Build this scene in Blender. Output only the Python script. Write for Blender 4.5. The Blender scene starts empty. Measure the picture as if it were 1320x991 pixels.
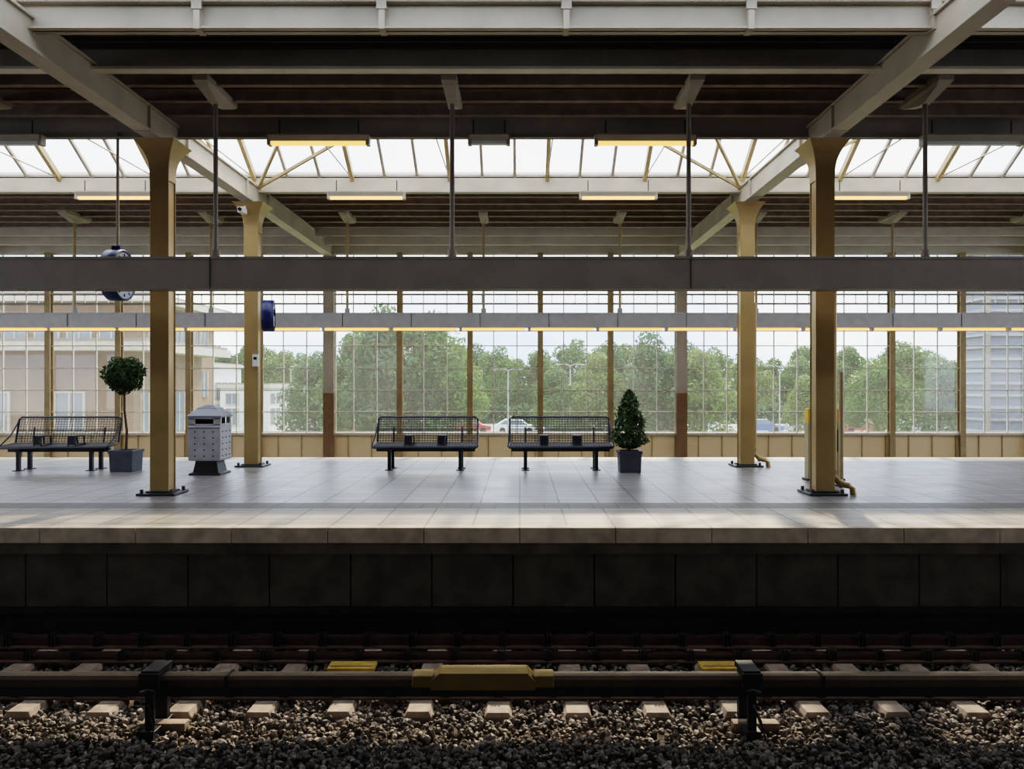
import bpy, math, random
import numpy as np
from mathutils import Vector, Matrix
random.seed(3); rng=np.random.default_rng(5)
scene=bpy.context.scene
try:
    scene.view_settings.view_transform='Filmic'
    scene.view_settings.look='High Contrast'
    scene.view_settings.exposure=.58
except Exception: pass

# ---------------------------------------------------------------- materials
def mat(name,col,rough=.6,metal=0,var=.15,scale=6,bump=0,bscale=40,emit=0,ecol=None,spec=.5,stretch=None):
    m=bpy.data.materials.new(name); m.use_nodes=True
    nt=m.node_tree; N=nt.nodes; L=nt.links; b=N['Principled BSDF']
    b.inputs['Roughness'].default_value=rough; b.inputs['Metallic'].default_value=metal
    b.inputs['Specular IOR Level'].default_value=spec
    tc=N.new('ShaderNodeTexCoord'); mp=N.new('ShaderNodeMapping'); L.new(tc.outputs['Object'],mp.inputs[0])
    if stretch: mp.inputs['Scale'].default_value=stretch
    n=N.new('ShaderNodeTexNoise'); n.inputs['Scale'].default_value=scale; n.inputs['Detail'].default_value=5
    L.new(mp.outputs[0],n.inputs['Vector'])
    r=N.new('ShaderNodeValToRGB'); r.color_ramp.elements[0].position=.3; r.color_ramp.elements[1].position=.7
    r.color_ramp.elements[0].color=tuple(c*(1-var) for c in col)+(1,)
    r.color_ramp.elements[1].color=tuple(min(1,c*(1+var)) for c in col)+(1,)
    L.new(n.outputs['Fac'],r.inputs[0]); L.new(r.outputs[0],b.inputs['Base Color'])
    if bump:
        n2=N.new('ShaderNodeTexNoise'); n2.inputs['Scale'].default_value=bscale; n2.inputs['Detail'].default_value=4
        L.new(mp.outputs[0],n2.inputs['Vector'])
        bp=N.new('ShaderNodeBump'); bp.inputs['Strength'].default_value=bump; bp.inputs['Distance'].default_value=.02
        L.new(n2.outputs['Fac'],bp.inputs['Height']); L.new(bp.outputs[0],b.inputs['Normal'])
    if emit:
        b.inputs['Emission Color'].default_value=(ecol or col)+(1,); b.inputs['Emission Strength'].default_value=emit
    return m

STEEL=mat('painted_steel_cream',(.44,.39,.31),.5,var=.12,scale=2,bump=.05)
STEELF=mat('painted_steel_cream_light',(.62,.57,.48),.5,var=.1,scale=2)
BARW=mat('glazing_bar_white',(.72,.70,.62),.5,var=.05)
STEELG=mat('painted_steel_grey',(.36,.32,.26),.55,var=.12,scale=2)
GOLD=mat('column_paint_ochre',(.36,.255,.115),.34,metal=.25,var=.15,scale=1.5,bump=.06,bscale=25)
GOLD2=mat('mullion_paint',(.38,.29,.15),.5,var=.15)
BROWN=mat('rust_brown_paint',(.25,.16,.085),.6)
TRAY=mat('tray_grey_brown',(.21,.18,.15),.5,var=.1,scale=3)
TRAY2=mat('tray_light_grey',(.36,.35,.34),.5,var=.08)
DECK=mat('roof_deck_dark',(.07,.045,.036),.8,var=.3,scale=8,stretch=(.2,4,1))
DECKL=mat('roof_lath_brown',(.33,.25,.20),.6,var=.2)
DARK=mat('dark_iron',(.03,.03,.033),.45,var=.2)
BENCH=mat('bench_coated_steel',(.02,.023,.032),.4,var=.15)
BLUE=mat('clock_blue',(.008,.02,.10),.35,var=.1)
FACE=mat('clock_face',(.35,.37,.42),.4,var=.03)
WHITE=mat('white_enamel',(.7,.7,.67),.4,var=.03)
CAB=mat('validator_grey_ochre',(.42,.36,.22),.45,var=.1)
BINM=mat('bin_zinc',(.42,.42,.45),.4,metal=.2,var=.12,scale=5)
BINR=mat('bin_roof_blue_grey',(.2,.21,.26),.4,var=.1)
BLACK=mat('black_void',(.006,.006,.006),.9,var=.1)
LAMP=mat('fluorescent_warm',(1,.6,.25),.5,emit=1.5,ecol=(1,.43,.09),var=.02)
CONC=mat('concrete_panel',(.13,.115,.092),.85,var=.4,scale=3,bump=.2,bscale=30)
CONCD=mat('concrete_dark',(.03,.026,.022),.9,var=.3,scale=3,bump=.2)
COPE=mat('coping_concrete',(.42,.35,.27),.7,var=.25,scale=5,bump=.1)
SLEEP=mat('sleeper_concrete',(.38,.30,.235),.85,var=.25,scale=9,bump=.2)
RAIL=mat('rail_rust',(.13,.08,.06),.45,metal=.3,var=.3,scale=10)
RAILTOP=mat('rail_polished',(.4,.3,.25),.25,metal=.9,var=.1)
COVER=mat('conductor_cover_ochre',(.12,.085,.05),.5,var=.25,scale=4)
JOINT=mat('joint_box_ochre',(.32,.22,.06),.45,var=.15)
YEL=mat('yellow_board',(.75,.5,.12),.6,var=.2,scale=10)
YEL2=mat('yellow_cabinet',(.7,.45,.06),.5,var=.1)
POT=mat('planter_slate',(.075,.085,.105),.55,var=.15)
SOIL=mat('soil',(.03,.02,.012),.9)
TRUNK=mat('bark',(.10,.06,.035),.85,var=.3,scale=20,bump=.3)
def brickmat(name,c1,c2,mortar,scale,bw,bh,offset=.5,msize=.02,rough=.8,rnoise=False,bump=.15,vertical=False,mott=.4):
    m=bpy.data.materials.new(name); m.use_nodes=True
    nt=m.node_tree; N=nt.nodes; L=nt.links; b=N['Principled BSDF']
    tc=N.new('ShaderNodeTexCoord'); mp=N.new('ShaderNodeMapping'); L.new(tc.outputs['Object'],mp.inputs[0])
    if vertical: mp.inputs['Rotation'].default_value=(math.radians(-90),0,0)
    br=N.new('ShaderNodeTexBrick'); L.new(mp.outputs[0],br.inputs['Vector'])
    br.inputs['Color1'].default_value=c1+(1,); br.inputs['Color2'].default_value=c2+(1,); br.inputs['Mortar'].default_value=mortar+(1,)
    br.inputs['Scale'].default_value=scale; br.inputs['Mortar Size'].default_value=msize
    br.inputs['Brick Width'].default_value=bw; br.inputs['Row Height'].default_value=bh; br.offset=offset
    n=N.new('ShaderNodeTexNoise'); n.inputs['Scale'].default_value=1.6; n.inputs['Detail'].default_value=4; L.new(tc.outputs['Object'],n.inputs['Vector'])
    mx=N.new('ShaderNodeMix'); mx.data_type='RGBA'; mx.blend_type='MULTIPLY'; mx.inputs['Factor'].default_value=mott
    L.new(br.outputs['Color'],mx.inputs['A']); L.new(n.outputs['Fac'],mx.inputs['B']); L.new(mx.outputs['Result'],b.inputs['Base Color'])
    b.inputs['Roughness'].default_value=rough
    if rnoise:
        mr=N.new('ShaderNodeMapRange'); mr.inputs['From Min'].default_value=.3; mr.inputs['From Max'].default_value=.7
        mr.inputs['To Min'].default_value=rough-.02; mr.inputs['To Max'].default_value=rough+.05
        L.new(n.outputs['Fac'],mr.inputs['Value']); L.new(mr.outputs[0],b.inputs['Roughness'])
    bp=N.new('ShaderNodeBump'); bp.inputs['Strength'].default_value=bump; bp.inputs['Distance'].default_value=.01; bp.invert=True
    L.new(br.outputs['Fac'],bp.inputs['Height']); L.new(bp.outputs[0],b.inputs['Normal'])
    return m
TILE=brickmat('platform_tiles',(.29,.28,.275),(.21,.20,.20),(.055,.05,.048),1,.5,.3,offset=0,msize=.012,rough=.35,rnoise=True,bump=.25,mott=.3)
TILEB=brickmat('tactile_band',(.14,.13,.12),(.11,.105,.095),(.05,.05,.045),1,.3,.3,offset=0,msize=.008,rough=.5)
TILEW=brickmat('edge_tiles_sun_tint',(.40,.345,.27),(.31,.27,.215),(.12,.105,.08),1,.5,.3,offset=0,msize=.012,rough=.45)  # lighter, warmer tile tone carries the sunlit strip along the edge
BRICK=brickmat('yellow_brick',(.26,.155,.09),(.22,.13,.075),(.25,.18,.12),1,.22,.07,msize=.01,vertical=True)

def glassmat(name,haze,tint):
    m=bpy.data.materials.new(name); m.use_nodes=True
    nt=m.node_tree; N=nt.nodes; L=nt.links; N.remove(N['Principled BSDF']); out=N['Material Output']
    t=N.new('ShaderNodeBsdfTransparent'); t.inputs[0].default_value=tint+(1,)
    tl=N.new('ShaderNodeBsdfTranslucent'); tl.inputs[0].default_value=(.9,.9,.88,1)
    g=N.new('ShaderNodeBsdfGlossy'); g.inputs['Roughness'].default_value=.03
    tc=N.new('ShaderNodeTexCoord'); n=N.new('ShaderNodeTexNoise'); n.inputs['Scale'].default_value=.7; L.new(tc.outputs['Object'],n.inputs['Vector'])
    mr=N.new('ShaderNodeMapRange'); mr.inputs['To Min'].default_value=haze*.6; mr.inputs['To Max'].default_value=haze*1.4; L.new(n.outputs['Fac'],mr.inputs['Value'])
    m1=N.new('ShaderNodeMixShader'); L.new(mr.outputs[0],m1.inputs[0]); L.new(t.outputs[0],m1.inputs[1]); L.new(tl.outputs[0],m1.inputs[2])
    m2=N.new('ShaderNodeMixShader'); m2.inputs[0].default_value=.05; L.new(m1.outputs[0],m2.inputs[1]); L.new(g.outputs[0],m2.inputs[2])
    L.new(m2.outputs[0],out.inputs['Surface']); return m
GLASS=glassmat('window_glass_dusty',.045,(.94,.97,.97))
ROOFG=glassmat('skylight_glass',.3,(.98,.98,.98))
def panelmat():
    m=bpy.data.materials.new('translucent_cream_panel'); m.use_nodes=True; nt=m.node_tree; N=nt.nodes; L=nt.links
    b=N['Principled BSDF']; b.inputs['Base Color'].default_value=(.6,.53,.4,1); b.inputs['Roughness'].default_value=.5
    t=N.new('ShaderNodeBsdfTranslucent'); t.inputs[0].default_value=(.6,.52,.38,1); mx=N.new('ShaderNodeMixShader'); mx.inputs[0].default_value=.3
    L.new(b.outputs[0],mx.inputs[1]); L.new(t.outputs[0],mx.inputs[2]); L.new(mx.outputs[0],N['Material Output'].inputs['Surface']); return m
PANEL=panelmat()

def leafmat(name,c1,c2,tr=.35):
    m=bpy.data.materials.new(name); m.use_nodes=True
    nt=m.node_tree; N=nt.nodes; L=nt.links; b=N['Principled BSDF']; out=N['Material Output']
    ge=N.new('ShaderNodeNewGeometry'); r=N.new('ShaderNodeValToRGB')
    r.color_ramp.elements[0].color=c1+(1,); r.color_ramp.elements[1].color=c2+(1,)
    L.new(ge.outputs['Random Per Island'],r.inputs[0]); L.new(r.outputs[0],b.inputs['Base Color']); b.inputs['Roughness'].default_value=.6
    t=N.new('ShaderNodeBsdfTranslucent'); L.new(r.outputs[0],t.inputs[0])
    mx=N.new('ShaderNodeMixShader'); mx.inputs[0].default_value=tr
    L.new(b.outputs[0],mx.inputs[1]); L.new(t.outputs[0],mx.inputs[2]); L.new(mx.outputs[0],out.inputs['Surface']); return m
LEAFD=leafmat('shrub_leaves',(.02,.045,.015),(.06,.11,.03))
LEAFT=[leafmat('tree_leaves_a',(.055,.11,.025),(.13,.215,.05),.45),leafmat('tree_leaves_b',(.035,.08,.03),(.085,.155,.05),.45),leafmat('tree_leaves_c',(.08,.13,.025),(.19,.26,.055),.45)]
STONE=leafmat('ballast_stone',(.07,.06,.05),(.31,.265,.22),0)

# ---------------------------------------------------------------- mesh builder
class MB:
    def __init__(s): s.v=[];s.f=[];s.mi=[];s.sm=[];s.mats=[]
    def m(s,mt):
        if mt not in s.mats: s.mats.append(mt)
        return s.mats.index(mt)
    def add(s,vs,fs,mt,smooth=False):
        o=len(s.v); s.v+= [tuple(v) for v in vs]; i=s.m(mt)
        for f in fs: s.f.append(tuple(o+k for k in f)); s.mi.append(i); s.sm.append(smooth)
    def box(s,x0,x1,y0,y1,z0,z1,mt):
        vs=[(x0,y0,z0),(x1,y0,z0),(x1,y1,z0),(x0,y1,z0),(x0,y0,z1),(x1,y0,z1),(x1,y1,z1),(x0,y1,z1)]
        s.add(vs,[(0,3,2,1),(4,5,6,7),(0,1,5,4),(1,2,6,5),(2,3,7,6),(3,0,4,7)],mt)
    def beam(s,p0,p1,w,h,mt):
        p0=Vector(p0);p1=Vector(p1);d=(p1-p0).normalized(); up=Vector((0,0,1))
        if abs(d.z)>.98: up=Vector((0,1,0))
        a=d.cross(up).normalized()*w/2; b=a.cross(d).normalized()*h/2
        vs=[p0-a-b,p0+a-b,p0+a+b,p0-a+b,p1-a-b,p1+a-b,p1+a+b,p1-a+b]
        s.add(vs,[(0,1,2,3),(7,6,5,4),(0,4,5,1),(1,5,6,2),(2,6,7,3),(3,7,4,0)],mt)
    def loft(s,rings,mt,smooth=False,cap=True):
        n=len(rings[0]); vs=[p for r in rings for p in r]; fs=[]
        for k in range(len(rings)-1):
            for i in range(n):
                j=(i+1)%n; fs.append((k*n+i,k*n+j,(k+1)*n+j,(k+1)*n+i))
        s.add(vs,fs,mt,smooth)
        if cap:
            s.add(rings[0],[tuple(range(n))[::-1]],mt); s.add(rings[-1],[tuple(range(n))],mt)
    def tube(s,pts,r,mt,n=8,r1=None,cap=True):
        pts=[Vector(p) for p in pts]; rings=[]
        for k,p in enumerate(pts):
            d=(pts[min(k+1,len(pts)-1)]-pts[max(k-1,0)]).normalized()
            up=Vector((0,0,1)) if abs(d.z)<.9 else Vector((0,1,0))
            a=d.cross(up).normalized(); b=d.cross(a).normalized()
            rr=r if r1 is None else r+(r1-r)*k/(len(pts)-1)
            rings.append([p+a*math.cos(t*2*math.pi/n)*rr+b*math.sin(t*2*math.pi/n)*rr for t in range(n)])
        s.loft(rings,mt,n>5,cap)
    def rectloft(s,lv,mt,cx=0,cy=0):
        s.loft([[(cx-a,cy-b,z),(cx+a,cy-b,z),(cx+a,cy+b,z),(cx-a,cy+b,z)] for z,a,b in lv],mt)
    def ibx(s,x0,x1,y,z0,z1,w,mt,t=.02):
        s.box(x0,x1,y-w/2,y+w/2,z0,z0+t,mt); s.box(x0,x1,y-w/2,y+w/2,z1-t,z1,mt); s.box(x0,x1,y-.01,y+.01,z0,z1,mt)
    def leaves(s,pts,size,mt,nrm=None):
        for k,p in enumerate(pts):
            p=Vector(p); d=Vector(rng.normal(size=3)); 
            if nrm is not None: d=d*.6+Vector(nrm[k])
            d.normalize(); a=d.orthogonal().normalized(); a=Matrix.Rotation(random.random()*6.28,3,d)@a; b=d.cross(a)
            sz=size*random.uniform(.6,1.3); 
            s.add([p-a*sz,p-b*sz*.5,p+a*sz,p+b*sz*.5],[(0,1,2,3)],mt)
    def done(s,name,loc=(0,0,0),bevel=0,rotz=0,parent=None):
        me=bpy.data.meshes.new(name); me.from_pydata(s.v,[],s.f)
        for m in s.mats: me.materials.append(m)
        me.polygons.foreach_set('material_index',s.mi); me.polygons.foreach_set('use_smooth',s.sm); me.update()
        o=bpy.data.objects.new(name,me); scene.collection.objects.link(o); o.location=loc; o.rotation_euler[2]=rotz
        if parent: o.parent=parent
        if bevel:
            b=o.modifiers.new('bevel','BEVEL'); b.width=bevel; b.segments=2; b.limit_method='ANGLE'
        return o
def inst(o,name,loc,rotz=0,sc=1):
    c=bpy.data.objects.new(name,o.data); scene.collection.objects.link(c); c.location=loc; c.rotation_euler[2]=rotz
    c.scale=(sc,sc,sc) if not isinstance(sc,tuple) else sc
    return c

BAY=1.814; FR=9.07; XL=-4.91
X0,X1=-25.,25.
# ---------------------------------------------------------------- ground / platforms
b=MB(); b.box(X0,X1,8.45,16.6,-.14,0,TILE); b.done('floor')
b=MB(); b.box(X0,X1,9.75,10.2,.0,.004,TILEB); b.box(X0,X1,8.47,9.75,0,.003,TILEW); b.box(X0,X1,16.1,16.58,0,.004,TILEW); b.done('floor_tactile_sun_strips')  # tactile band, plus edge strips with sunlight put into their tile colour
b=MB()
k=X0
while k<X1:
    b.box(k+.004,k+1.0-.004,8.40,8.56,-.15,.008,COPE); k+=1.0
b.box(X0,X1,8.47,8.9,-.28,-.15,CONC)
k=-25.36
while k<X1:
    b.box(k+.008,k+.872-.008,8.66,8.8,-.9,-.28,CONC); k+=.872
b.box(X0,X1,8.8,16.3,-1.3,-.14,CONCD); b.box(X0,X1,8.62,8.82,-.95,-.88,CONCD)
b.done('platform_edge_wall')
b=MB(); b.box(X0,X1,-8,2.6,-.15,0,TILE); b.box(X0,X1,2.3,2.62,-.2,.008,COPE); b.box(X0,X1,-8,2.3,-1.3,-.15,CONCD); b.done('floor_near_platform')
BAL=mat('ballast_bed',(.06,.05,.04),.9,var=.6,scale=30,bump=1,bscale=30)
b=MB(); b.box(X0,X1,2.3,20.65,-1.6,-1.3,BAL); b.done('trackbed')
b=MB(); b.box(X0,X1,-8,20.65,-3.6,-1.6,CONCD); b.done('embankment')
GR=mat('grass_ground',(.13,.17,.06),.9,var=.35,scale=.15)
b=MB(); b.box(-400,400,21.2,900,-3.8,-3.5,GR); b.done('ground')
b=MB(); b.box(-300,300,79,102,-3.5,-3.45,mat('asphalt',(.2,.2,.2),.8)); b.done('road')

# sleepers and rails
b=MB()
for i in range(-37,38):
    x=-.18+.66*i
    b.rectloft([(-1.3,.115,1.06),(-1.24,.115,1.06),(-1.2+random.uniform(-.006,.006),.09,1.05)],SLEEP,x,7.7)
b.done('railway_sleepers',bevel=.01)
def rail(y,name,top=-1.07,mt=RAIL):
    b=MB(); h=-1.197
    prof=[(-.06,h),(.06,h),(.06,h+.015),(.012,h+.035),(.012,top-.03),(.034,top-.022),(.034,top),(-.034,top),(-.034,top-.022),(-.012,top-.03),(-.012,h+.035),(-.06,h+.015)]
    b.loft([[(X,y+p[0],p[1]) for p in prof] for X in (X0,X1)],mt)
    b.box(X0,X1,y-.03,y+.03,top,top+.003,RAILTOP)
    for i in range(-50,50):
        x=-.18+.46*i
        for k in (-.03,0,.03): b.box(x+k-.007,x+k+.007,y-.05,y+.05,h,top+.02-abs(k)*.1,DARK)
    return b.done(name)
rail(8.28,'running_rail'); rail(6.95,'running_rail',top=-1.1); rail(7.86,'guard_rail',top=-1.11)

# conductor rail cover + brackets
b=MB(); y=6.42
prof=[(-.07,-.88),(-.07,-.825),(-.05,-.80),(.05,-.80),(.07,-.825),(.07,-.88),(.06,-.88),(.06,-.82),(-.06,-.82),(-.06,-.88)]
b.loft([[(X,y+p[0],p[1]) for p in prof] for X in (X0,X1)],COVER)
b.box(X0,X1,y-.03,y+.03,-.97,-.85,DARK)
for i in range(-5,6): b.box(-2.3+4.7*i-.02,-2.3+4.7*i+.0,y-.085,y+.085,-.885,-.79,DARK)
b.done('conductor_rail')
b=MB()
xs=-.29
b.loft([[(xs+px,y+dy,pz) for px,pz in [(-.41,-.895),(-.41,-.83),(-.34,-.765),(.35,-.765),(.41,-.83),(.41,-.895)]] for dy in (-.1,.1)],JOINT)
b.box(xs-.56,xs-.4,y-.08,y+.08,-.885,-.79,JOINT); b.box(xs+.4,xs+.56,y-.08,y+.08,-.885,-.79,JOINT)
b.done('conductor_rail_joint_box',bevel=.01)
def bracket(x):
    b=MB()
    b.box(-.05,.05,.1,.16,-1.25,-.80,DARK); b.box(-.07,.07,-.10,.16,-.79,-.745,DARK); b.box(-.08,.08,-.12,-.095,-.88,-.76,DARK)
    b.box(-.035,.035,-.11,-.08,-1.2,-.8,DARK); b.box(-.06,.06,-.15,.2,-1.28,-1.2,DARK)
    b.tube([(-.05,-.13,-.9),(.0,-.15,-.88),(.05,-.13,-.9)],.018,DARK)
    b.tube([(.0,-.12,-1.0),(.05,-.15,-1.12),(.08,-.2,-1.24)],.015,DARK)
    b.box(-.12,.24,-.02,.08,-1.26,-1.19,SLEEP)
    b.done('conductor_rail_bracket',(x,y,0),bevel=.006)
for i in range(-3,4): bracket(-2.9+4.72*i)
for x in (-1.59,1.93,-8.,8.):
    b=MB(); b.box(-.22,.22,-.1,.1,0,.03,YEL); b.box(-.2,.2,-.05,-.03,.03,.034,BROWN); b.done('yellow_warning_board',(x,7.66,-1.19),bevel=.005)

# ballast stones
import bmesh
bm=bmesh.new(); bmesh.ops.create_icosphere(bm,subdivisions=1,radius=1); bv=np.array([v.co[:] for v in bm.verts]); bf=np.array([[v.index for v in f.verts] for f in bm.faces]); bm.free()
n=46000
px=rng.uniform(-7.2,7.2,n); py=rng.uniform(4.6,8.6,n)
fr=((px+.18+.33)%.66)-.33
keep=~((np.abs(fr)<.108)&(py>6.62)&(py<8.78)); 
px=px[keep];py=py[keep];n=len(px)
pz=-1.265+rng.uniform(-.03,.035,n)+.015*np.sin(px*3.1)*np.cos(py*4)
r=rng.uniform(.014,.032,n)
sc=rng.uniform(.6,1.25,(n,1,3))*r[:,None,None]
V=bv[None]*(1+rng.uniform(-.28,.28,(n,len(bv),1)))*sc
q=rng.normal(size=(n,4)); q/=np.linalg.norm(q,axis=1)[:,None]; w,xx,yy,zz=q.T
R=np.stack([1-2*(yy*yy+zz*zz),2*(xx*yy-zz*w),2*(xx*zz+yy*w),2*(xx*yy+zz*w),1-2*(xx*xx+zz*zz),2*(yy*zz-xx*w),2*(xx*zz-yy*w),2*(yy*zz+xx*w),1-2*(xx*xx+yy*yy)],1).reshape(n,3,3)
V=np.einsum('nij,nkj->nki',R,V)+np.stack([px,py,pz],1)[:,None,:]
F=(bf[None]+(np.arange(n)*len(bv))[:,None,None]).reshape(-1,3)
me=bpy.data.meshes.new('ballast_stones'); me.vertices.add(n*len(bv)); me.vertices.foreach_set('co',V.reshape(-1).astype(np.float32))
me.loops.add(len(F)*3); me.loops.foreach_set('vertex_index',F.reshape(-1).astype(np.int32))
me.polygons.add(len(F)); me.polygons.foreach_set('loop_start',(np.arange(len(F))*3).astype(np.int32)); me.polygons.foreach_set('loop_total',np.full(len(F),3,np.int32))
me.update(calc_edges=True); me.validate(); me.materials.append(STONE)
me.polygons.foreach_set('use_smooth',[False]*len(me.polygons))
o=bpy.data.objects.new('ballast_stones',me); scene.collection.objects.link(o)

# ---------------------------------------------------------------- columns and beams
def column(x,y,pipe=0):
    b=MB(); hx,hy=.130,.12
    b.box(-hx,hx,-hy,-hy+.022,0,4.5,GOLD); b.box(-hx,hx,hy-.022,hy,0,4.5,GOLD)
    b.box(-hx+.014,hx-.014,-hy+.022,hy-.022,0,4.5,GOLD)
    lv=[]
    for i in range(13):
        t=i/12; lv.append((4.28+.52*t,hx+.002+.15*t**3,hy+.002+.19*t**3))
    b.rectloft(lv,GOLD)
    b.box(-.26,.26,-.25,.25,0,.03,DARK); b.box(-.17,.17,-.16,.16,.03,.05,DARK)
    for sx in (-.2,.2):
        for sy in (-.2,.2): b.tube([(sx,sy,.03),(sx,sy,.08)],.025,DARK,6)
    if pipe:
        b.tube([(.15,-.02,3.0),(.15,-.02,.32),(.165,-.03,.22),(.23,-.06,.14),(.33,-.1,.12),(.37,-.12,.08),(.38,-.12,.0)],.045,GOLD,10)
        b.tube([(.22,-.055,.15),(.26,-.07,.13)],.058,GOLD,10)
    b.done('steel_column',(x,y,0),bevel=.012)
for k in (-2,-1,0,1,2,3):
    for y in (11.1,14.85): column(XL+FR*k,y,1 if k==1 else 0)
for k in (-2,-1,0,1,2,3):
    b=MB(); x=XL+FR*k
    b.box(x-.11,x+.11,-7,20.8,4.80,4.83,STEEL); b.box(x-.11,x+.11,-7,20.8,5.12,5.15,STEEL); b.box(x-.075,x-.06,-7,20.8,4.83,5.12,STEEL); b.box(x+.06,x+.075,-7,20.8,4.83,5.12,STEEL)
    for yy in (11.1,14.85):
        for s in (-.6,.6): b.box(x-.115,x+.115,yy+s-.02,yy+s+.02,4.79,5.13,STEEL)
    b.done('roof_beam',bevel=.005)

# purlins
def purlin(y,z0,z1,w,mt,stiff=False):
    b=MB(); b.ibx(X0,X1,y,z0,z1,w,mt)
    if stiff:
        x=-3.17-BAY*12
        while x<X1:
            b.box(x-.03,x+.03,y-w/2-.012,y+w/2,z0-.01,z1+.05,mt); b.box(x-.05,x+.05,y-w/2-.02,y-w/2,z0+.18,z1+.1,mt); x+=BAY
    b.done('roof_purlin')
purlin(8.0,5.0,5.28,.16,STEEL,True)
for y in (5.6,3.8,2.2,.6,-1,-2.6,-4.2,-5.8): purlin(y,5.15,5.35,.14,STEELG)
b=MB(); b.box(X0,X1,9.22,9.25,5.08,5.33,STEELG); b.box(X0,X1,9.1,9.25,5.06,5.09,STEELF); b.done('roof_purlin')
for y in (9.85,10.4,10.95): purlin(y,5.14,5.3,.08,DECKL)
purlin(11.42,4.98,5.35,.1,STEELG)
b=MB(); b.box(X0,X1,15.0,15.04,5.09,5.36,STEEL); b.box(X0,X1,14.88,15.04,5.05,5.09,STEEL); b.done('roof_purlin')
for y in (15.7,16.3,16.9,17.5,18.1,18.7): purlin(y,5.14,5.32,.09,DECKL)
b=MB(); b.box(X0,X1,19.1,19.14,5.02,5.3,STEELF); b.box(X0,X1,19.95,20.0,4.95,5.2,STEELF); b.done('roof_purlin')
b=MB()
b.box(X0,X1,7.75,11.38,5.36,5.46,DECK); b.box(X0,X1,15.04,21.1,5.36,5.46,DECK); b.box(X0,X1,-8,6.8,5.36,5.46,DECK)  # camera-side deck is unseen; its slot was opened for front fill light
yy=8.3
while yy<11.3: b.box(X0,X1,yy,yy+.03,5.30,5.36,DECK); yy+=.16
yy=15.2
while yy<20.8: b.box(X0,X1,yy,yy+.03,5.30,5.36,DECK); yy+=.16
b.done('ceiling')
b=MB(); b.box(X0,X1,-8.2,-8,-1.3,5.46,CONC); b.done('wall_front')

# skylight lantern
b=MB(); ye,yr,yn,ze,zr=15.02,13.2,11.42,5.38,6.53
b.add([(X0,ye,ze),(X1,ye,ze),(X1,yr,zr),(X0,yr,zr)],[(0,1,2,3)],ROOFG); b.add([(X0,yn,ze),(X1,yn,ze),(X1,yr,zr),(X0,yr,zr)],[(0,1,2,3)],ROOFG)
x=XL-.02-FR*2; i=0
while x<X1:
    g=(i%3==0)
    for y0 in (ye,yn):
        if g: b.beam((x,y0,ze-.06),(x,yr,zr-.06),.07,.12,GOLD2)
        else: b.beam((x,y0,ze-.01),(x,yr,zr-.01),.05,.07,STEELG)
    if g: b.tube([(x,ye,ze-.05),(x,yn,ze-.05)],.012,GOLD2,6)
    x+=BAY/3; i+=1
b.box(X0,X1,yr-.06,yr+.06,zr-.06,zr+.05,STEELG)
b.box(X0,X1,ye-.02,ye+.08,5.34,5.42,STEEL); b.box(X0,X1,yn-.08,yn+.02,5.34,5.42,STEEL)
for k in range(-2,4):
    x=XL+FR*k
    for s in (-1,1):
        b.beam((x+s*.1,14.85,5.12),(x+s*1.8,14.2,5.82),.05,.05,GOLD2); b.beam((x+s*.1,14.85,5.12),(x+s*.9,13.9,6.0),.05,.05,GOLD2)
b.done('skylight_lantern')

# ---------------------------------------------------------------- suspended trays
def tray(y,d,mt,name,x_rod,lamps,zt=5.2):
    b=MB(); z0,z1=2.67,3.07
    if lamps: z0,z1=2.72,3.04
    b.box(X0,X1,y,y+d,z0,z1,mt); b.box(X0,X1,y-.012,y,z0,z0+.03,mt); b.box(X0,X1,y-.012,y,z1-.03,z1,mt)
    k=X0+3.5
    while k<X1:
        b.box(k-.004,k+.004,y-.014,y,z0,z1,DARK); k+=5.9 if not lamps else 1.475
    if lamps:
        k=X0+.1
        while k<X1:
            b.box(k+.06,k+1.415,y+.03,y+.13,z0-.055,z0-.01,LAMP); b.box(k,k+.06,y+.02,y+.14,z0-.06,z0,mt); k+=1.475
    x=x_rod-2.94*8
    while x<X1:
        b.tube([(x,y+d/2,z1),(x,y+d/2,zt)],.03,GOLD2 if lamps else TRAY,8)
        b.tube([(x,y+d/2,z1),(x,y+d/2,z1+.1)],.055,mt,8)
        b.rectloft([(4.98,.05,.08),(5.06,.07,.42),(5.1,.09,.5),(5.18,.09,.52)],STEELG,x,y+d/2)
        x+=2.94
    b.done(name)
tray(9.9,.26,TRAY,'cable_tray',-.84,False); tray(17.3,.2,TRAY2,'light_tray',-.78,True)

def lampfix(x,y,z,on=True,L=1.38):
    b=MB(); b.rectloft([(0,.5*L,.05),(.07,.5*L,.09),(.09,.5*L,.09)],STEELG); b.box(-.48*L,.48*L,-.045,.035,-.045,.0,LAMP if on else WHITE)
    b.box(-.5*L-.02,-.5*L+.03,-.06,.06,-.05,.09,STEELG); b.box(.5*L-.03,.5*L+.02,-.06,.06,-.05,.09,STEELG)
    for s in (-.4,.4): b.tube([(s*L,0,.09),(s*L,0,.3)],.01,DARK,6)
    b.done('ceiling_lamp',(x,y,z))
for k in range(-3,5):
    lampfix(-2.8+4.55*k,11.25,4.88,k not in (-1,2)); lampfix(-2.8+4.6*k,14.75,4.93)
lampfix(-.43,11.3,4.9,False,.55)

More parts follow.
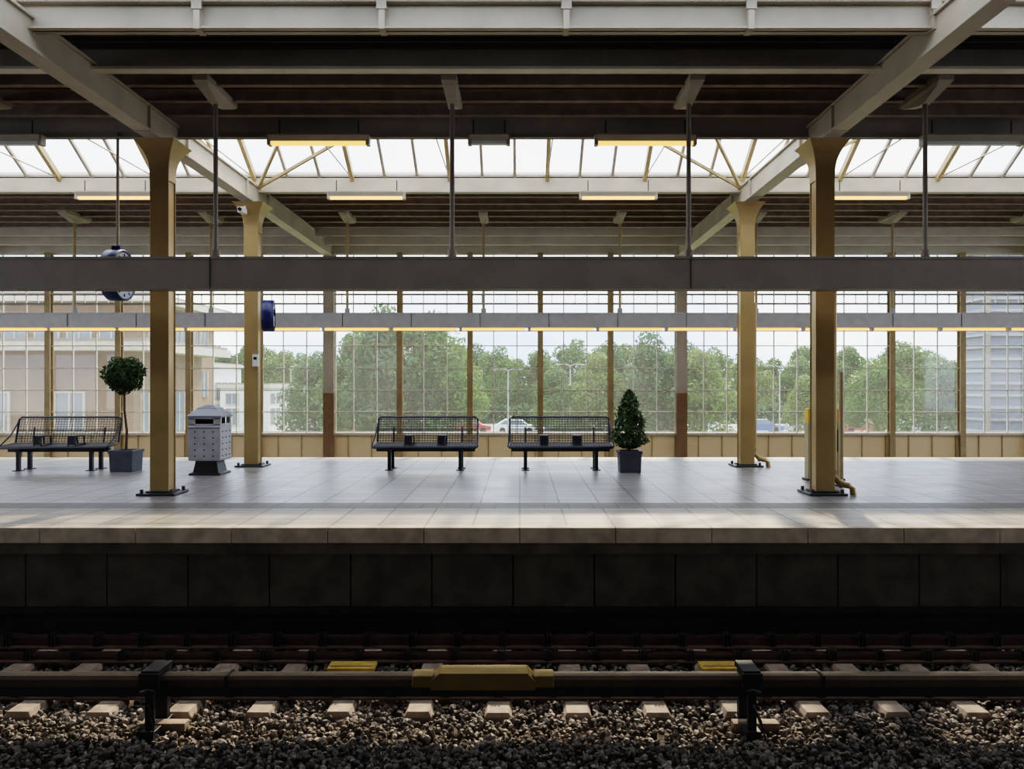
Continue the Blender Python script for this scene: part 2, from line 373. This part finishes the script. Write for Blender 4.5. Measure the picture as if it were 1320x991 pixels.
# ---------------------------------------------------------------- glass wall
yw=20.9
b=MB()
b.box(X0,X1,yw-.0,yw+.03,-1.6,.2,PANEL)
k=X0
while k<X1: b.box(k-.012,k+.012,yw-.03,yw-.0,-1.3,.2,GOLD2); k+=BAY/3
b.box(X0,X1,yw-.08,yw+.1,.19,.25,STEELF); b.box(X0,X1,yw-.06,yw+.12,4.88,5.36,STEELF)
b.done('wall_back')
i=-11
PANE=BAY/3
while XL+BAY*i<X1-1:
    x=XL+BAY*i; b=MB(); big=(i%5==0)
    if big:
        b.box(x-.14,x+.14,yw-.2,yw-.17,1.28,4.9,STEEL); b.box(x-.03,x+.03,yw-.17,yw+.1,-1.3,4.9,STEEL); b.box(x-.14,x+.14,yw+.07,yw+.1,-1.3,4.9,STEEL)
        b.box(x-.14,x+.14,yw-.2,yw-.17,-1.3,1.28,BROWN)
        b.done('steel_column_wall')
    else:
        b.box(x-.07,x+.07,yw-.14,yw-.12,-1.3,4.9,GOLD2); b.box(x-.015,x+.015,yw-.12,yw+.05,-1.3,4.9,GOLD2); b.box(x-.07,x+.07,yw+.03,yw+.05,-1.3,4.9,BROWN)
        b.done('window_mullion')
    i+=1
for j,i in enumerate(range(-11,16)):
    x=XL+BAY*i
    b=MB(); b.add([(x+.03,yw,.25),(x+BAY-.03,yw,.25),(x+BAY-.03,yw,4.88),(x+.03,yw,4.88)],[(0,1,2,3)],GLASS)
    for z in (.27,.79,1.35,1.92,2.5,2.88,3.6,3.84,4.3,4.86): b.box(x+.03,x+BAY-.03,yw-.03,yw+.01,z-.013-(.022 if z in(3.6,3.84) else 0),z+.013,BARW if z not in(3.6,3.84) else STEELG)
    for q in (1,2): b.box(x+q*PANE-.013,x+q*PANE+.013,yw-.032,yw+.01,.25,4.88,BARW)
    for q in (.5,1.5,2.5): b.box(x+q*PANE-.008,x+q*PANE+.008,yw-.03,yw+.01,3.6,3.84,BARW)
    b.done('window_%d'%(j+1))

# ---------------------------------------------------------------- furniture
def bench_mesh():
    b=MB(); W=.90
    P=lambda t:(0.02+.13*t,.45+.46*t)
    y0,z0=P(0);y1,z1=P(1)
    b.tube([(-W,y0,z0),(-W,y1-.01,z1-.04),(-W+.04,y1,z1),(W-.04,y1,z1),(W,y1-.01,z1-.04),(W,y0,z0)],.019,BENCH)
    b.tube([(-W,y0,z0),(W,y0,z0)],.016,BENCH); 
    b.tube([(-W,y0,z0),(-W-.02,-.42,.42),(-W+.01,-.47,.40),(W-.01,-.47,.40),(W+.02,-.42,.42),(W,y0,z0)],.019,BENCH)
    n=36
    for i in range(1,n):
        x=-W+2*W*i/n; b.tube([(x,-.47,.40),(x,-.4,.425),(x,y0,z0),(x,y1,z1)],.0055,BENCH,4,cap=False)
    for i in range(1,11):
        yy,zz=P(i/11); b.tube([(-W,yy,zz),(W,yy,zz)],.0055,BENCH,4)
    for i in range(1,17):
        t=i/17; b.tube([(-W,y0-.46*t,z0-.03*t),(W,y0-.46*t,z0-.03*t)],.007,BENCH,4)
    yy,zz=P(.5); b.tube([(-W,yy+.01,zz),(W,yy+.01,zz)],.009,BENCH,6)
    for s in (-1,1):
        b.tube([(s*W,y1-.01,z1-.05),(s*(W+.015),-.1,.60),(s*(W+.02),-.42,.43)],.013,BENCH)
    b.box(-W+.03,W-.03,-.27,-.19,.32,.39,BENCH)
    for s in (-1,1):
        x=s*.62
        b.box(x-.035,x+.035,-.44,.04,.33,.38,BENCH)
        for yl in (-.38,-.03):
            b.box(x-.03,x+.03,yl-.03,yl+.03,.012,.34,BENCH); b.box(x-.07,x+.07,yl-.07,yl+.07,0,.014,DARK)
        b.tube([(x,.0,.36),(x,.06,.45),(x,P(.6)[0]+.02,P(.6)[1])],.016,BENCH)
    for x in (-.29,.29):
        for o in (-.06,.06): b.tube([(x+o,-.40,.43),(x+o,-.40,.56),(x+o,-.37,.6),(x+o,-.12,.6),(x+o,-.09,.57),(x+o,-.08,.44)],.014,BENCH)
        b.box(x-.07,x+.07,-.40,-.10,.59,.61,BENCH); b.box(x-.06,x+.06,-.405,-.395,.45,.59,BENCH)
    return b
ob=bench_mesh().done('platform_bench',(-1.66,14.5,0)); inst(ob,'platform_bench',(.72,14.5,0)); inst(ob,'platform_bench',(-8.09,14.4,0),.04)

b=MB(); A=.265
b.rectloft([(0,.26,.25),(.03,.26,.25),(.05,.21,.2),(.2,.18,.18),(.24,.18,.18)],DARK)
b.rectloft([(.24,A-.015,.25),(.26,A,.26),(.80,A,.26),(.82,A-.01,.25)],BINM)
b.rectloft([(.82,.19,.18),(.95,.19,.18)],BLACK)
for sx in (-1,1):
    for sy in (-1,1): b.box(sx*(A-.03)-.03,sx*(A-.03)+.03,sy*.22-.03,sy*.22+.03,.82,.96,BINM)
b.box(-A,A,-.255,-.235,.80,.85,BINM); b.box(A-.015,A+.002,-.25,.25,.80,.85,BINM); b.box(-A,A,-.255,-.235,.93,.97,BINM)
b.box(-A,-.15,-.255,-.235,.83,.95,BINM);b.box(.15,A,-.255,-.235,.83,.95,BINM)
b.rectloft([(.955,A+.015,.275),(.985,A+.015,.275),(1.09,.17,.16),(1.11,.16,.15),(1.16,.04,.03)],BINR)
for i in range(3):
    for j in range(5):
        x=-.15+i*.15; z=.32+j*.1; b.tube([(x,-.268,z),(x,-.255,z)],.012,BLACK,8)
for i in range(3):
    for j in range(5): b.tube([(A-.005,-.16+.16*i,.32+j*.1),(A+.008,-.16+.16*i,.32+j*.1)],.012,BLACK,8)
b.box(-A,A,-.268,-.262,.775,.785,DARK)
b.done('litter_bin',(-5.2,13.55,0),bevel=.006)

def pot(b,w,h):
    b.rectloft([(0,w*.94,w*.94),(h-.05,w,w),(h-.05,w+.015,w+.015),(h,w+.015,w+.015),(h,w-.02,w-.02),(h-.05,w-.025,w-.025)],POT); b.box(-w+.02,w-.02,-w+.02,w-.02,h-.06,h-.035,SOIL)
b=MB(); pot(b,.20,.37)
b.tube([(0,0,.33),(.01,0,.7),(-.035,.01,1.05),(-.03,0,1.6)],.024,TRUNK,8,.017)
pts=[];nr=[]
for i in range(2600):
    d=rng.normal(size=3); d/=np.linalg.norm(d); rr=.335*(random.random()**.25)*(1+.12*math.sin(d[0]*7+d[2]*5))
    pts.append((d[0]*rr-.04,d[1]*rr,1.66+d[2]*rr*.95)); nr.append(d)
b.leaves(pts,.036,LEAFD,nr)
for i in range(14):
    a=i*2.4; b.tube([(-.03,0,1.4+.02*i),(math.cos(a)*.16,math.sin(a)*.16,1.55+.02*i)],.006,TRUNK,4)
b.done('potted_topiary_tree',(-6.83,14.0,0))
b=MB(); pot(b,.185,.37)
b.tube([(0,0,.33),(0,0,1.2)],.02,TRUNK,8,.006)
pts=[];nr=[]
for i in range(2300):
    t=random.random()**1.25; z=.42+t*.98; a=random.random()*6.283
    rad=.29*(1-t)**.55*(.7+.4*random.random())*min(1,(.35+t*6))*(1+.18*math.sin(a*3+t*17))
    if random.random()<.2: rad*=1.25
    pts.append((math.cos(a)*rad,math.sin(a)*rad,z)); nr.append((math.cos(a),math.sin(a),.4))
b.leaves(pts,.038,LEAFD,nr); b.done('potted_laurel_cone',(1.88,13.85,0))

def clock(x,y,z,r,rodtop=None,rot=0,arm=False):
    b=MB(); t=.09
    ring=lambda xx,rr,n=40:[(xx,math.cos(a*2*math.pi/n)*rr,math.sin(a*2*math.pi/n)*rr) for a in range(n)]
    b.loft([ring(-t,r*.9),ring(-t-.015,r*.93),ring(-t-.01,r),ring(t+.01,r),ring(t+.015,r*.93),ring(t,r*.9)],BLUE,True,False)
    b.loft([ring(-t,r*.9),ring(t,r*.9)],FACE)
    for s in (-1,1):
        xf=s*(t+.002)
        for h in range(12):
            a=h*math.pi/6; b.beam((xf,math.sin(a)*r*.72,math.cos(a)*r*.72),(xf,math.sin(a)*r*.84,math.cos(a)*r*.84),.02,.004,BLACK)
        b.beam((xf,0,0),(xf,s*.25*r,.45*r),.03,.006,BLACK); b.beam((xf,0,0),(xf,-s*.6*r,.4*r),.02,.006,BLACK)
    if rodtop: b.tube([(0,0,r),(0,0,rodtop-z)],.022,STEELG); b.box(-.06,.06,-.06,.06,r-.01,r+.05,BLUE)
    if arm: b.box(-.03,.03,r-.02,r+.2,-.03,.03,BLUE)
    b.done('station_clock',(x,y,z),rotz=rot)
clock(-5.68,11.4,3.04,.36,rodtop=5.05)
clock(-4.47,14.35,2.72,.28,rot=.22,arm=True)
b=MB(); b.box(-.05,.05,-.14,.1,-.05,.05,WHITE); b.tube([(0,-.14,0),(0,-.17,0)],.035,BLACK); b.box(-.02,.02,.1,.18,-.02,.12,WHITE); b.done('security_camera',(-4.98,14.5,4.62),bevel=.01)
b=MB(); b.box(-.05,.05,-.05,.02,-.12,.1,WHITE); b.box(-.03,.03,-.055,-.05,.0,.05,BLACK); b.done('junction_box',(-4.81,14.71,1.95),bevel=.01)
b=MB(); b.box(-.27,.27,-.08,.08,.0,.9,CAB); b.box(-.27,.27,-.085,.085,.9,1.12,YEL2); b.box(-.2,.2,-.09,-.08,.45,.8,DARK); b.box(-.3,.3,-.12,.12,0,.03,DARK); b.done('ticket_validator',(4.78,12.7,0),bevel=.01)
b=MB(); b.tube([(0,0,0),(0,0,1.68)],.035,GOLD2,10); b.box(-.08,.08,-.08,.08,0,.02,DARK); b.done('slim_post',(4.74,11.9,0))

# ---------------------------------------------------------------- outside
def tree(seed,h,mt,slim=1.0):
    rs=np.random.default_rng(seed); b=MB()
    b.tube([(0,0,0),(.1,0,h*.25),(0,.1,h*.5),(0,0,h*.8)],.22,TRUNK,7,.05)
    pts=[];nr=[]
    for k in range(24):
        t=rs.uniform(0,1); a=rs.uniform(0,6.28); rr=h*.25*slim*math.sin(math.pi*min(1,.25+t*.7))
        c=np.array([math.cos(a)*rr,math.sin(a)*rr,h*(.16+.70*t)]); R=h*rs.uniform(.10,.18)*(1.1-.45*t)
        b.tube([(0,0,c[2]*.75),tuple(c)],.06,TRUNK,4)
        for j in range(300):
            d=rs.normal(size=3); d/=np.linalg.norm(d); pts.append(tuple(c+d*R*rs.uniform(.7,1.1))); nr.append(d)
    b.leaves(pts,.23*h/12,mt,nr); return b
T=[tree(10+s,12,LEAFT[s%3],[1,.9,.75,1.1][s]) for s in range(4)]
base=[None]*4
def tr(k,x,y,s):
    rz=random.random()*6.28
    sc=(s*random.uniform(.95,1.15),s*random.uniform(.95,1.15),s)
    if base[k] is None:
        base[k]=T[k].done('tree',(x,y,-3.5),rotz=rz); base[k].scale=sc
    else: inst(base[k],'tree',(x,y,-3.5),rz,sc)
def pxX(px,d): return (px-670)*d/1040
for px,d,s,k in [(465,60,.80,0),(505,56,.92,1),(548,58,.90,3),(585,62,.70,2),(405,64,.66,1),(720,62,.56,0),(770,60,.64,2),(830,60,.78,1),(865,62,.70,3),(905,60,.66,2),(1130,62,.62,3),(1100,109,.9,0),(1210,62,.60,1),(640,110,.9,3),(690,109,.85,0),(1040,62,.5,2),(1170,109,.95,3),(965,109,.85,2),(285,110,.9,1),(330,110,.95,0),(365,110,.85,2)]:
    tr(k,pxX(px,d),d,s)
for i in range(64):
    px=-60+i*23+random.uniform(-8,8); d=random.uniform(116,138); tr(i%4,pxX(px,d),d,random.uniform(.75,1.05))
b=MB(); pts=[(random.uniform(-100,100),103+random.uniform(-.5,.5),random.uniform(-3.5,-1.2)) for _ in range(9000)]; b.leaves(pts,.5,LEAFT[1]); b.done('hedge')

WIN=mat('building_window',(.16,.20,.25),.15,var=.1); ROOFW=mat('roof_fascia_white',(.5,.45,.38),.6); WH2=mat('white_render',(.7,.7,.68),.7)
def building(name,x0,x1,y0,y1,z0,z1,wall,rows,over=.6,wn=1.6,cw=1.1):
    b=MB(); b.box(x0,x1,y0,y1,z0,z1,wall); b.box(x0-over,x1+over,y0-over,y1+over,z1,z1+.3,ROOFW); b.box(x0-over+.1,x1+over-.1,y0-over+.1,y1+over-.1,z1+.3,z1+.42,TRAY)
    for zz,hh in rows:
        x=x0+.5
        while x<x1-cw-.3:
            b.box(x,x+cw,y0-.04,y0,zz,zz+hh,WIN)
            for q in (0,.5,1): b.box(x+cw*q-.035,x+cw*q+.035,y0-.08,y0,zz,zz+hh,ROOFW)
            b.box(x-.05,x+cw+.05,y0-.1,y0,zz-.08,zz,ROOFW); b.box(x-.05,x+cw+.05,y0-.08,y0,zz+hh,zz+hh+.06,ROOFW); x+=wn
        y=y0+.5
        while y<y1-cw-.3:
            for xs,e in ((x1,1),(x0,-1)):
                a,c=sorted((xs,xs+e*.04)); b.box(a,c,y,y+cw,zz,zz+hh,WIN)
                a,c=sorted((xs,xs+e*.08))
                for q in (0,.5,1): b.box(a,c,y+cw*q-.035,y+cw*q+.035,zz,zz+hh,ROOFW)
            y+=wn
    return b.done(name)
building('brick_station_building',-40,-13.4,28,34,-3.5,2.65,BRICK,[(-.3,1.5)],over=.9,wn=2.6,cw=1.0)
building('brick_office_building',-50,-17.5,37.5,46,-3.5,5.3,BRICK,[(3.2,1.4),(.8,1.4)],over=.9,wn=1.5,cw=1.1)
building('white_apartment_building',-34,-26.6,70,77,-3.5,3.0,WH2,[(-2,1.4),(.3,1.4)],over=.2,wn=1.6)
building('white_apartment_building',-26,-21.8,70,77,-3.5,1.2,WH2,[(-2,1.4),(-.2,.9)],over=.2,wn=1.6)
BG=mat('facade_blue_grey',(.12,.15,.21),.5); SLAT=mat('facade_slat',(.26,.27,.3),.5)
b=MB(); b.box(17.3,40,30,31.5,-3.5,9,BG)
z=-3
while z<9: b.box(17.2,40.1,29.85,31.6,z,z+.10,SLAT); z+=.45
for x in np.arange(17.3,40,1.8): b.box(x-.06,x+.06,29.75,29.85,-3.5,9,TRAY)
b.done('office_tower')
RED=mat('vehicle_red',(.35,.04,.03),.4,var=.05); SILV=mat('vehicle_silver',(.4,.4,.42),.3,var=.05); CB=mat('vehicle_blue',(.08,.13,.3),.3,var=.05)
def car(x,y,m):
    b=MB()
    b.loft([[(px_,s,pz) for px_,pz in [(-2.1,.3),(2.1,.3),(2.15,.75),(1.2,.9),(.6,1.4),(-1.1,1.42),(-1.9,.95),(-2.15,.8)]] for s in (-.85,.85)],m)
    b.loft([[(px_,s,pz) for px_,pz in [(1.05,.92),(.55,1.34),(-1.05,1.36),(-1.6,.95)]] for s in (-.87,.87)],WIN)
    for q in (-1.35,1.35):
        for s in (-.88,.7): b.tube([(q,s,.32),(q,s+.18,.32)],.32,BLACK,14)
    b.done('parked_car',(x,y,-3.45),bevel=.04)
for i,(px,m) in enumerate([(395,SILV),(448,RED),(502,RED),(560,SILV),(606,RED),(665,WHITE),(730,CB),(790,SILV),(850,RED),(910,WHITE),(980,CB),(1040,SILV),(1110,RED),(1180,SILV)]): car(pxX(px,82),82,m)
def lamp(x,y,h):
    b=MB(); b.tube([(0,0,0),(0,0,h)],.08,TRAY2,8,.05); b.tube([(0,0,h),(.4,0,h+.15),(1.1,0,h+.15)],.04,TRAY2,6); b.tube([(0,0,h),(-.4,0,h+.15),(-1.1,0,h+.15)],.04,TRAY2,6)
    b.box(.9,1.3,-.1,.1,h+.08,h+.18,TRAY2); b.box(-1.3,-.9,-.1,.1,h+.08,h+.18,TRAY2); b.done('street_lamp',(x,y,-3.5))
for px,d,h in [(375,66,6.2),(655,70,6.2),(735,70,6.6),(1005,70,6.5),(392,78,6.6)]: lamp(pxX(px,d),d,h)

# ---------------------------------------------------------------- light
w=bpy.data.worlds.new('World'); scene.world=w; w.use_nodes=True; nt=w.node_tree; N=nt.nodes; L=nt.links
bg=N['Background']; tc=N.new('ShaderNodeTexCoord'); mp=N.new('ShaderNodeMapping'); mp.inputs['Scale'].default_value=(1,1,4); L.new(tc.outputs['Generated'],mp.inputs[0])
n=N.new('ShaderNodeTexNoise'); n.inputs['Scale'].default_value=2.2; n.inputs['Detail'].default_value=7; n.inputs['Roughness'].default_value=.55; L.new(mp.outputs[0],n.inputs['Vector'])
r=N.new('ShaderNodeValToRGB'); r.color_ramp.elements[0].position=.38; r.color_ramp.elements[1].position=.62
r.color_ramp.elements[0].color=(.45,.62,.90,1); r.color_ramp.elements[1].color=(1,.99,.98,1); L.new(n.outputs['Fac'],r.inputs[0]); L.new(r.outputs[0],bg.inputs[0]); bg.inputs[1].default_value=2.4
sd=bpy.data.lights.new('sun','SUN'); sd.energy=5.5; sd.angle=.03; sd.color=(1,.83,.63); so=bpy.data.objects.new('sun',sd); scene.collection.objects.link(so)
so.rotation_euler=Vector((-.22,-1,-.95)).to_track_quat('-Z','Y').to_euler(); so.location=(10,40,40)

cd=bpy.data.cameras.new('camera'); cam=bpy.data.objects.new('camera',cd); scene.collection.objects.link(cam); scene.camera=cam
cam.location=(0,0,1.5); cam.rotation_euler=(math.radians(90),0,0); cd.sensor_width=36; cd.lens=1040/1320*36; cd.shift_x=-10/1320; cd.clip_end=2000
